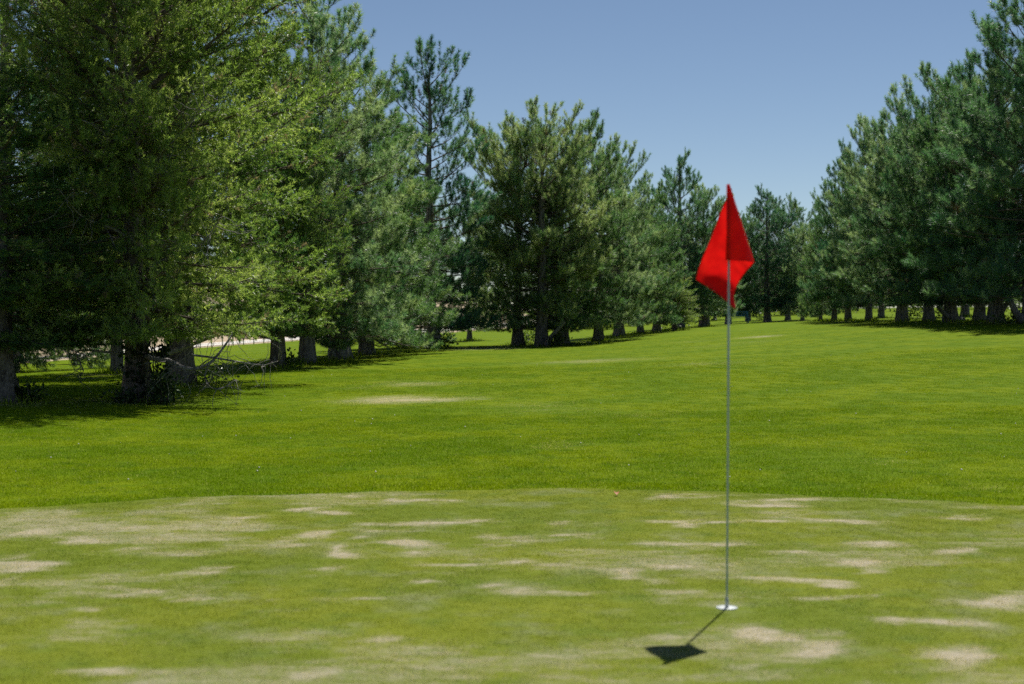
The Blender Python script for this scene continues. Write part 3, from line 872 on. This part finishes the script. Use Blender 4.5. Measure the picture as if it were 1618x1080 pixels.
a = Acc(); a.tube([(0, 0, .0), (0, 0, .05), (0, 0, .06)], [.0095, .0095, .0068], 14)
link('ferrule', a.mesh('ferrule', True), M['white'], pin)
# flag cloth: hoist runs down the pole, cloth swings right, folds, and comes back behind the pole to the left
s_ = PY / F_PX
def fl(px, py, dy): return np.array([(px - 1152.5) * s_, dy, 2.13 - (py - 290) * s_])
NU, NV = 64, 40
def lerp(a_, b_, t): return a_ + (b_ - a_) * t
fv = np.zeros((NU + 1, NV + 1, 3))
UF = .30
for i in range(NU + 1):
    u = i / NU
    for j in range(NV + 1):
        v = j / NV
        if u <= UF:
            w = u / UF
            hoist = lerp(fl(1152.5, 290, -.011), fl(1153.8, 409, -.012), v)
            fold = lerp(fl(1157.5, 299, .002), fl(1195, 412, .012), v ** 1.05)
            p = lerp(hoist, fold, w)
            p[1] += -.030 * math.sin(math.pi * w) * v
            p[0] += .012 * math.sin(math.pi * w) * math.sin(v * 5) * v * .4
        else:
            w = (u - UF) / (1 - UF)
            fold = lerp(fl(1157.5, 299, .002), fl(1195, 412, .012), v ** 1.05)
            fly = lerp(fl(1103, 440, .035), fl(1164, 487, .05), v)
            fly = fly + np.array([-.004 * math.sin(math.pi * v), .025 * math.sin(v * 4.5), .018 * math.sin(math.pi * v)])
            p = lerp(fold, fly, w)
            p[1] += .055 * math.sin(math.pi * min(1, w * 1.05)) * (0.35 + .65 * v) + .022 * math.sin(w * 9 + v * 2) * w * (1 - .3 * v)
            p[0] += -.006 * math.sin(math.pi * w) * (1 - v) - .030 * math.sin(math.pi * w) * v ** 3
        fv[i, j] = p
gu, gvv = np.meshgrid(np.arange(NU + 1) / NU, np.arange(NV + 1) / NV, indexing='ij')
wr = vnoise(np.stack([gu.ravel() * 7 + gvv.ravel() * 2.5, gvv.ravel() * 2.2], -1), 81).reshape(gu.shape) - .5
wr += .5 * (vnoise(np.stack([gu.ravel() * 16 + gvv.ravel() * 5, gvv.ravel() * 5], -1), 82).reshape(gu.shape) - .5)
fv[:, :, 1] += .020 * wr * np.clip(gu * 6, 0, 1) * np.clip(gvv * 4, .15, 1)
fv[:, :, 0] += .005 * wr * np.clip(gu * 6, 0, 1)
k = np.arange((NU + 1) * (NV + 1)).reshape(NU + 1, NV + 1)
fq = np.stack([k[:-1, :-1], k[1:, :-1], k[1:, 1:], k[:-1, 1:]], -1).reshape(-1, 4)
fo = link('flag', mesh_np('flag', fv.reshape(-1, 3), fq, True), M['flag'], pin)
fo['label'] = 'limp red nylon flag'
# hems round the cloth edge
a = Acc()
edge = np.vstack([fv[:, 0], fv[-1, 1:], fv[::-1, -1][1:]])
a.tube(edge, .0022, 5)
link('hem', a.mesh('hem', True), M['flag'], fo)
# the hole with its white liner
cup = empty('golf_cup', (PX, PY, 0))
tag(cup, 'white cup liner of the golf hole at the foot of the flagstick', 'golf cup')
th = np.linspace(0, 2 * np.pi, 40, endpoint=False)
prof = [(.054, -.10), (.054, .0095), (.0535, .0105), (.0495, .0105), (.049, .0095), (.0488, -.10)]
v = np.array([[r_ * math.cos(t), r_ * math.sin(t), z_] for r_, z_ in prof for t in th])
q = [[i * 40 + j, i * 40 + (j + 1) % 40, (i + 1) * 40 + (j + 1) % 40, (i + 1) * 40 + j] for i in range(len(prof) - 1) for j in range(40)]
link('liner', mesh_np('liner', v, np.array(q), True), M['white'], cup)
a = Acc(); a.tube([(0, 0, -.004), (0, 0, .006), (0, 0, .009)], [.0488, .0488, .044], 40)
link('seat_disc', a.mesh('seat_disc'), M['white'], cup)

# ------------------------------------------------------------------ juniper details: ivy, sagging bleached branches
ROOT = TREE[0]
def gnd(px, py, d):
    p = at(px, py, d); return p
def local_branch(parent, name, pts, r0, r1, mat, twigs=0, seed=0, tl=.35):
    inv = parent_matrix(parent).inverted()
    P = np.array([list(inv @ Vector(p)) for p in pts])
    t = np.linspace(0, len(P) - 1, len(P) * 5)
    # smooth through the points
    S = np.stack([np.interp(t, np.arange(len(P)), P[:, k_]) for k_ in range(3)], -1)
    for _ in range(4): S[1:-1] = (S[:-2] + 2 * S[1:-1] + S[2:]) / 4
    sc_ = 1 / parent.scale[0]
    a = Acc(); a.tube(S, np.linspace(r0, r1, len(S)) * sc_, 7)
    rd = np.random.default_rng(seed)
    for _ in range(twigs):
        i0 = rd.integers(len(S) // 4, len(S))
        d_ = unit(rd.normal(size=3) * np.array([1, .7, .8]) + np.array([0, 0, -.2])); q_ = S[i0]; tw = [q_]
        for _k in range(5):
            d_ = unit(d_ + rd.normal(size=3) * .35); q_ = q_ + d_ * tl * sc_ * rd.uniform(.1, .3); tw.append(q_)
        a.tube(np.array(tw), np.linspace(.006, .002, 6) * sc_, 4)
    return link(name, a.mesh(name, True), mat, parent)
def parent_matrix(o):
    return Matrix.LocRotScale(o.location, o.rotation_euler, o.scale)
local_branch(ROOT, 'dead_branch', [at(218, 556, 22.9), at(240, 567, 22.5), at(268, 569, 22.2), at(290, 582, 21.9), at(312, 583, 21.8), at(335, 572, 21.8), at(356, 545, 21.9), at(372, 520, 22.1)], .042, .012, M['deadwood'], 26, 1, .6)
local_branch(ROOT, 'dead_branch', [at(330, 575, 21.9), at(322, 595, 21.8), at(330, 612, 21.7), at(348, 616, 21.7), at(372, 600, 21.8)], .014, .006, M['deadwood'], 14, 2, .5)
local_branch(ROOT, 'dead_branch', [at(232, 562, 22.9), at(262, 560, 23.1), at(300, 545, 23.3), at(345, 528, 23.4)], .05, .02, M['deadwood'], 14, 3, .6)
local_branch(ROOT, 'dead_branch', [at(205, 560, 22.9), at(170, 556, 22.5), at(135, 552, 22.2), at(118, 555, 22.1), at(126, 572, 22.0), at(133, 587, 21.9), at(122, 596, 21.9)], .020, .005, M['deadwood'], 16, 4, .45)
local_branch(ROOT, 'dead_branch', [at(300, 560, 22), at(340, 565, 21.8), at(380, 572, 21.7), at(415, 578, 21.7), at(440, 570, 21.8)], .016, .006, M['deadwood'], 18, 5, .5)
local_branch(ROOT, 'dead_branch', [at(215, 572, 22.75), at(219, 590, 22.7), at(226, 607, 22.65), at(222, 630, 22.65)], .012, .006, M['deadwood'], 6, 6, .3)
for k_, pts in enumerate([[(225, 330), (200, 250), (160, 205), (130, 190)], [(225, 300), (260, 240), (300, 200), (330, 150)], [(225, 390), (180, 360), (130, 345), (95, 300)],
                          [(230, 430), (280, 395), (320, 390), (345, 350)]]):
    local_branch(ROOT, 'dead_branch', [at(x_, y_, 22.6 - .5 * i_) for i_, (x_, y_) in enumerate(pts)], .022, .006, M['deadwood'], 20, 10 + k_, .6)

def leaves(name, pos, dirs, size, rnd, mat, parent=None):
    """five-sided pointed leaves with a fold along the rib"""
    n = len(pos)
    T = np.array([[0, 0, 0], [-.42, .28, .08], [-.30, .70, .06], [0, 1.05, 0], [.30, .70, .06], [.42, .28, .08]])
    F = np.array([[0, 3, 2], [0, 2, 1], [0, 4, 3], [0, 5, 4]])
    d = unit(dirs); ref = unit(rnd.normal(size=(n, 3))); a = unit(np.cross(d, ref)); b = np.cross(a, d)
    Mx = np.stack([a, d, b], -1) * size[:, None, None]
    v = np.einsum('nij,kj->nki', Mx, T) + pos[:, None]
    f = (np.arange(n)[:, None, None] * 6 + F[None]).reshape(-1, 3)
    me = mesh_np(name, v.reshape(-1, 3), f, tint=np.repeat(rnd.random(n), 4))
    me.materials.append(mat)
    return link(name, me, [], parent)

def shrub(name, px, py, d, w, h, n, leaf, label, mat='leaf', seed=0, z=None, dy=None, cat='shrub'):
    rd = np.random.default_rng(seed + 50)
    x, y, _ = at(px, py, d)
    e = empty(name, (x, y, h1(x, y)))
    a = Acc(); pos, dr = [], []
    ns = max(6, int(n / 40))
    for k_ in range(ns):
        az = rd.random() * 6.28; rr = rd.random() ** .6
        tip = np.array([math.cos(az) * w / 2 * rr, math.sin(az) * w / 2 * rr, h * (1.05 - .55 * rr * rr) * rd.uniform(.7, 1.05)])
        st = np.array([tip[0] * .25, tip[1] * .25, 0])
        path = np.array([st * (1 - t) + tip * t + np.array([0, 0, .12 * h * math.sin(t * 3.14)]) for t in np.linspace(0, 1, 6)])
        a.tube(path, np.linspace(.008, .003, 6), 4)
        m_ = n // ns
        t = rd.uniform(.15, 1.05, m_)
        c = st[None] * (1 - t[:, None]) + tip[None] * t[:, None]
        c[:, 2] += .12 * h * np.sin(np.clip(t, 0, 1) * 3.14)
        o_ = rd.normal(size=(m_, 3)) * leaf * 1.3
        pos.append(c + o_); dr.append(o_ + np.array([0, 0, .4 * leaf]))
    pos = np.vstack(pos); pos[:, 2] = np.maximum(pos[:, 2], .01)
    link('stems', a.mesh('stems'), M['twig'], e)
    leaves('leaves', pos, np.vstack(dr), leaf * rd.uniform(.6, 1.3, len(pos)), rd, M[mat], e)
    tag(e, label, cat)
    return e

# ivy climbing the right side of the big juniper trunk
rd = np.random.default_rng(77)
iv = empty('ivy', tuple(at(222, 637, 23)[:2]) + (ROOT.location[2],))
tag(iv, 'dark ivy climbing the right side of the big juniper trunk', 'ivy')
n = 520
hz = rd.random(n) ** .9 * 1.0
an = rd.normal(size=n) * .75 - .9
rr = .27 + rd.random(n) * .10 + .12 * np.exp(-hz * 3)
pos = np.stack([np.cos(an) * rr + .06, np.sin(an) * rr, hz], -1)
leaves('leaves', pos, np.stack([np.cos(an), np.sin(an), rd.normal(size=n) * .5 - .3], -1), rd.uniform(.045, .09, n), rd, M['ivy'], iv)
a = Acc()
for k_ in range(6):
    a0 = -.9 + rd.normal() * .5; zz = np.linspace(0, 1.0, 9)
    aa = a0 + np.cumsum(rd.normal(size=9) * .12)
    a.tube(np.stack([np.cos(aa) * .27 + .06, np.sin(aa) * .27, zz], -1), .010, 4)
link('stem', a.mesh('stem'), M['twig'], iv)

SHRUBS = [
 (255, 632, 22.5, .55, .50, 420, .055, 'dark leafy bush at the foot of the ivy-clad juniper', 'ivy'),
 (195, 640, 22.3, .60, .16, 220, .05, 'low dark weeds left of the ivy-clad trunk', 'ivy'),
 (46, 620, 21.6, .45, .28, 260, .05, 'small grey-green bush beside the thick cut-off trunk', 'leaf'),
 (340, 598, 28.0, .8, .3, 260, .055, 'low weeds right of the stout dark trunk', 'leaf'),
 (462, 580, 36.0, 1.0, .35, 260, .07, 'low weeds under the columnar juniper', 'leaf'),
 (700, 550, 52.0, 1.3, .5, 260, .09, 'low shrub at the foot of the open lone-topped pine', 'leaf'),
 (880, 546, 54.5, 1.0, .45, 260, .09, 'pale green weeds at the foot of the middle clump', 'leaf'),
 (835, 530, 60.0, 1.0, .6, 200, .10, 'sprig of sunny leaves right of the first middle trunk', 'leaf'),
 (1050, 521, 76.0, 1.8, .9, 260, .12, 'shrub between the square trunk and the pale juniper', 'leaf'),
 (1090, 512, 96.0, 2.2, 1.3, 300, .14, 'bright shrub behind the pale green juniper', 'leaf'),
 (1200, 508, 108.0, 3.0, 1.6, 300, .16, 'shrub behind the bench', 'leaf'),
 (1440, 505, 66.0, 2.4, .7, 300, .10, 'sunlit sprigs between straight and flaring trunks', 'leaf'),
 (1478, 505, 64.0, 1.8, .7, 260, .10, 'sunlit sprigs right of the flaring trunk', 'leaf'),
 (1600, 514, 46.0, 1.4, .35, 260, .08, 'low dark mat of weeds near the right edge', 'leaf'),
 (150, 568, 78.0, 3.5, 1.6, 420, .12, 'dense bush in front of the fence at the far left', 'leaf'),
 (165, 563, 84.0, 2.0, 1.5, 300, .12, 'sunlit pale bush next to the slim grey trunk', 'leaf'),
 (70, 571, 80.0, 3.5, .7, 300, .12, 'brownish scrub along the fence at the far left', 'leaf'),
]
for i, (px, py, d, w, h, n, lf, lab, mt) in enumerate(SHRUBS):
    shrub('shrub', px, py, d, w, h, n, lf, lab, mt, seed=i)
for i, (px, lab) in enumerate([(1335, 'hedge shrub beyond the bright lawn left of the leaning thin trunk'), (1385, 'hedge shrub beyond the bright lawn before the straight trunk'),
                               (1440, 'hedge shrub beyond the bright lawn after the straight trunk'), (1485, 'hedge shrub beyond the bright lawn by the ribbed trunk'),
                               (1530, 'hedge shrub beyond the bright lawn behind the stump'), (1560, 'hedge shrub beyond the bright lawn between the trunk pair'),
                               (1600, 'hedge shrub beyond the bright lawn next to the right edge'), (1240, 'dark hedge shrub under the far pines'), (1285, 'dark hedge shrub where the two rows meet'),
                               (1120, 'dark hedge shrub seen left of the flag pole')]):
    shrub('hedge_shrub', px, 498, 128 + 5 * (i % 3), 7.0, 3.4, 900, .24, lab, 'leaf', seed=200 + i)
for i in range(9):
    t = 22 + i * 6.5 + rng.uniform(-2, 2)
    p = FA + _fd * t + _fn * rng.uniform(17, 34)
    e = shrub('hillside_bush', CX + p[0] / p[1] * F_PX, 500, p[1], rng.uniform(2, 4), rng.uniform(1.2, 2.4), 260, .2, 'dry bush on the hillside above the road', 'leaf', seed=100 + i, cat='bush')
    e['group'] = 'bushes on the hillside'

# pale dead limb leaning on the middle clump
local_branch(TREE[13], 'dead_branch', [at(862, 545, 54.4), at(874, 528, 54.2), at(892, 508, 54.0)], .11, .07, M['deadwood'], 0, 30)
local_branch(TREE[33], 'broken_stub', [at(1497, 500, 53.2), at(1488, 491, 53.0), at(1481, 484, 52.9)], .10, .06, M['deadwood'], 0, 31)
local_branch(TREE[35], 'limb_fork', [at(1574, 503, 48.8), at(1584, 490, 48.6), at(1593, 474, 48.5)], .12, .07, M['bark'], 0, 32)
local_branch(TREE[36], 'limb_fork', [at(1614, 505, 45.8), at(1604, 492, 45.7), at(1596, 474, 45.6)], .15, .09, M['bark'], 0, 33)

# ------------------------------------------------------------------ wire fence
M['post'] = m_simple('green_painted_steel', (0.10, 0.19, 0.16), .5)
fence = empty('wire_fence', (FA[0], FA[1], h1(*FA)))
tag(fence, 'low wire fence with slim green posts along the road', 'fence')
Lf = np.linalg.norm(FB - FA); npost = int(Lf / 1.2)
a = Acc(); a.tube([(0, 0, -.2), (0, 0, 1.2)], [.032, .032], 8); a.tube([(0, 0, 1.2), (0, 0, 1.24)], [.036, .02], 8)
pm = a.mesh('post')
tops = []
for i in range(npost + 1):
    p = FA + _fd * (i * 1.2); z = h1(*p)
    o = link('post', pm, M['post'], fence, (p[0] - FA[0], p[1] - FA[1], z - fence.location[2]))
    o.rotation_euler = (rng.normal() * .015, rng.normal() * .015, rng.random() * 6)
    tops.append((p[0] - FA[0], p[1] - FA[1], z - fence.location[2]))
tops = np.array(tops)
for hh in (.2, .65, 1.15):
    a = Acc(); a.tube(tops + np.array([0, 0, hh]), .009, 4)
    link('wire', a.mesh('wire'), M['post'], fence)

# ------------------------------------------------------------------ teal bench under the far trees
M['teal'] = m_simple('teal_paint', (0.05, 0.17, 0.19), .45)
bx, by, _ = at(1168, 510, 96)
bench = empty('park_bench', (bx, by, h1(bx, by)), R(8))
tag(bench, 'small teal bench in the shade behind the flagstick', 'bench')
def part(name, c, s, mat, parent, rz=0):
    a = Acc(); a.box(c, s, rz); return link(name, a.mesh(name), mat, parent)
for i in range(3): part('seat_slat', (0, -.14 + .13 * i, .40), (1.45, .11, .035), M['teal'], bench)
for i in range(3): part('back_slat', (0, .25 + .02 * i, .52 + .13 * i), (1.45, .03, .11), M['teal'], bench)
for sx in (-.6, .6):
    part('leg', (sx, -.12, .19), (.06, .06, .38), M['teal'], bench)
    part('leg', (sx, .20, .40), (.06, .05, .82), M['teal'], bench)

# ------------------------------------------------------------------ broken stump on the right
sx_, sy_, _ = at(1516, 506, 56)
st = empty('tree_stump', (sx_, sy_, h1(sx_, sy_)))
tag(st, 'small dark broken stump with an upright splinter beside the ribbed trunk', 'stump')
rd = np.random.default_rng(5)
link('base', make_trunk('base', np.array([(0, 0, -.1), (0, 0, .05), (0.02, 0, .14), (.03, 0, .17)]), np.array([.20, .18, .14, .02]), rd, mat=M['bark'], flare=1.6), [], st)
link('splinter', make_trunk('splinter', np.array([(.05, 0, .0), (.06, 0, .15), (.07, .01, .30), (.075, .01, .34)]), np.array([.06, .05, .045, .01]), rd, mat=M['bark'], flare=1.0), [], st)

# ------------------------------------------------------------------ fallen leaf on the far edge of the green
p = at(975, 786, F_PX * CAM_H / (786 - HZ))
rd = np.random.default_rng(6)
M['dry_leaf'] = m_simple('dry_brown_leaf', (0.30, 0.085, 0.04), .6)
lf = empty('fallen_leaf', (p[0], p[1], h1(p[0], p[1]) + .012))
tag(lf, 'reddish brown curled fallen leaf on the far edge of the green', 'leaf')
T = np.array([[0, 0, .01], [-.022, .012, .03], [-.018, .038, .034], [0, .06, .016], [.018, .038, .03], [.022, .012, .028]])
link('blade', mesh_np('blade', T, np.array([[0, 3, 2], [0, 2, 1], [0, 4, 3], [0, 5, 4]])), M['dry_leaf'], lf)
a = Acc(); a.tube([(0, 0, .01), (0, -.012, .006), (.004, -.025, .002)], [.0015, .0012, .001], 4)
link('stalk', a.mesh('stalk'), M['dry_leaf'], lf)

# ------------------------------------------------------------------ rough grass left standing round the trunks, clover in the lawn
rd = np.random.default_rng(8)
tv, tt = [], []
for i, (nm, px, py, d, top, kind, label, wide, rz, thick) in enumerate(TREES):
    if d > 90: continue
    x, y, _ = at(px, py, d)
    n = 260 if d < 45 else 150
    an = rd.random(n) * 6.283; rr = .22 * thick + .08 + rd.random(n) ** 1.6 * .55
    bx_ = x + np.cos(an) * rr; by_ = y + np.sin(an) * rr; bz_ = height(bx_, by_)
    hh = rd.uniform(.06, .24, n) * np.exp(-(rr - .25) * 1.3); wd_ = .006 + .0002 * d
    a2 = rd.random(n) * 6.283; l2 = rd.random(n) * 6.283; ln = hh * rd.random(n) * .9
    A = np.stack([bx_ - np.cos(a2) * wd_, by_ - np.sin(a2) * wd_, bz_ - .01], -1)
    B = np.stack([bx_ + np.cos(a2) * wd_, by_ + np.sin(a2) * wd_, bz_ - .01], -1)
    C = np.stack([bx_ + np.cos(l2) * ln, by_ + np.sin(l2) * ln, bz_ + hh], -1)
    tv.append(np.stack([A, B, C], 1).reshape(-1, 3)); tt.append(rd.random(n))
tv = np.vstack(tv)
rg = link('rough_grass', mesh_np('rough_grass', tv, np.arange(len(tv)).reshape(-1, 3), tint=np.concatenate(tt)), M['edge_blades'])
tag(rg, 'unmown rough grass standing round the tree trunks', 'grass', kind='stuff')
n = 90
cy = 12.3 + rd.random(n) ** 1.5 * 22; cx_ = (rd.random(n) - .5) * cy * .8
ok = cy > green_edge(cx_) + .3
cx_, cy = cx_[ok], cy[ok]; n = len(cx_)
cz = height(cx_, cy) + rd.uniform(.012, .03, n)
ca = Acc()
for x_, y_, z_ in zip(cx_, cy, cz):
    r_ = rd.uniform(.005, .011)
    ca.add(np.array([[x_ + r_, y_, z_], [x_, y_ + r_, z_], [x_ - r_, y_, z_], [x_, y_ - r_, z_], [x_, y_, z_ + r_], [x_, y_, z_ - r_]]),
           None, [[0, 1, 4], [1, 2, 4], [2, 3, 4], [3, 0, 4], [1, 0, 5], [2, 1, 5], [3, 2, 5], [0, 3, 5]])
M['clover'] = m_simple('clover_white', (0.55, 0.54, 0.46), .7)
cl = link('clover_flowers', ca.mesh('clover_flowers'), M['clover'])
tag(cl, 'tiny white clover heads dotted through the mown lawn', 'clover', kind='stuff')
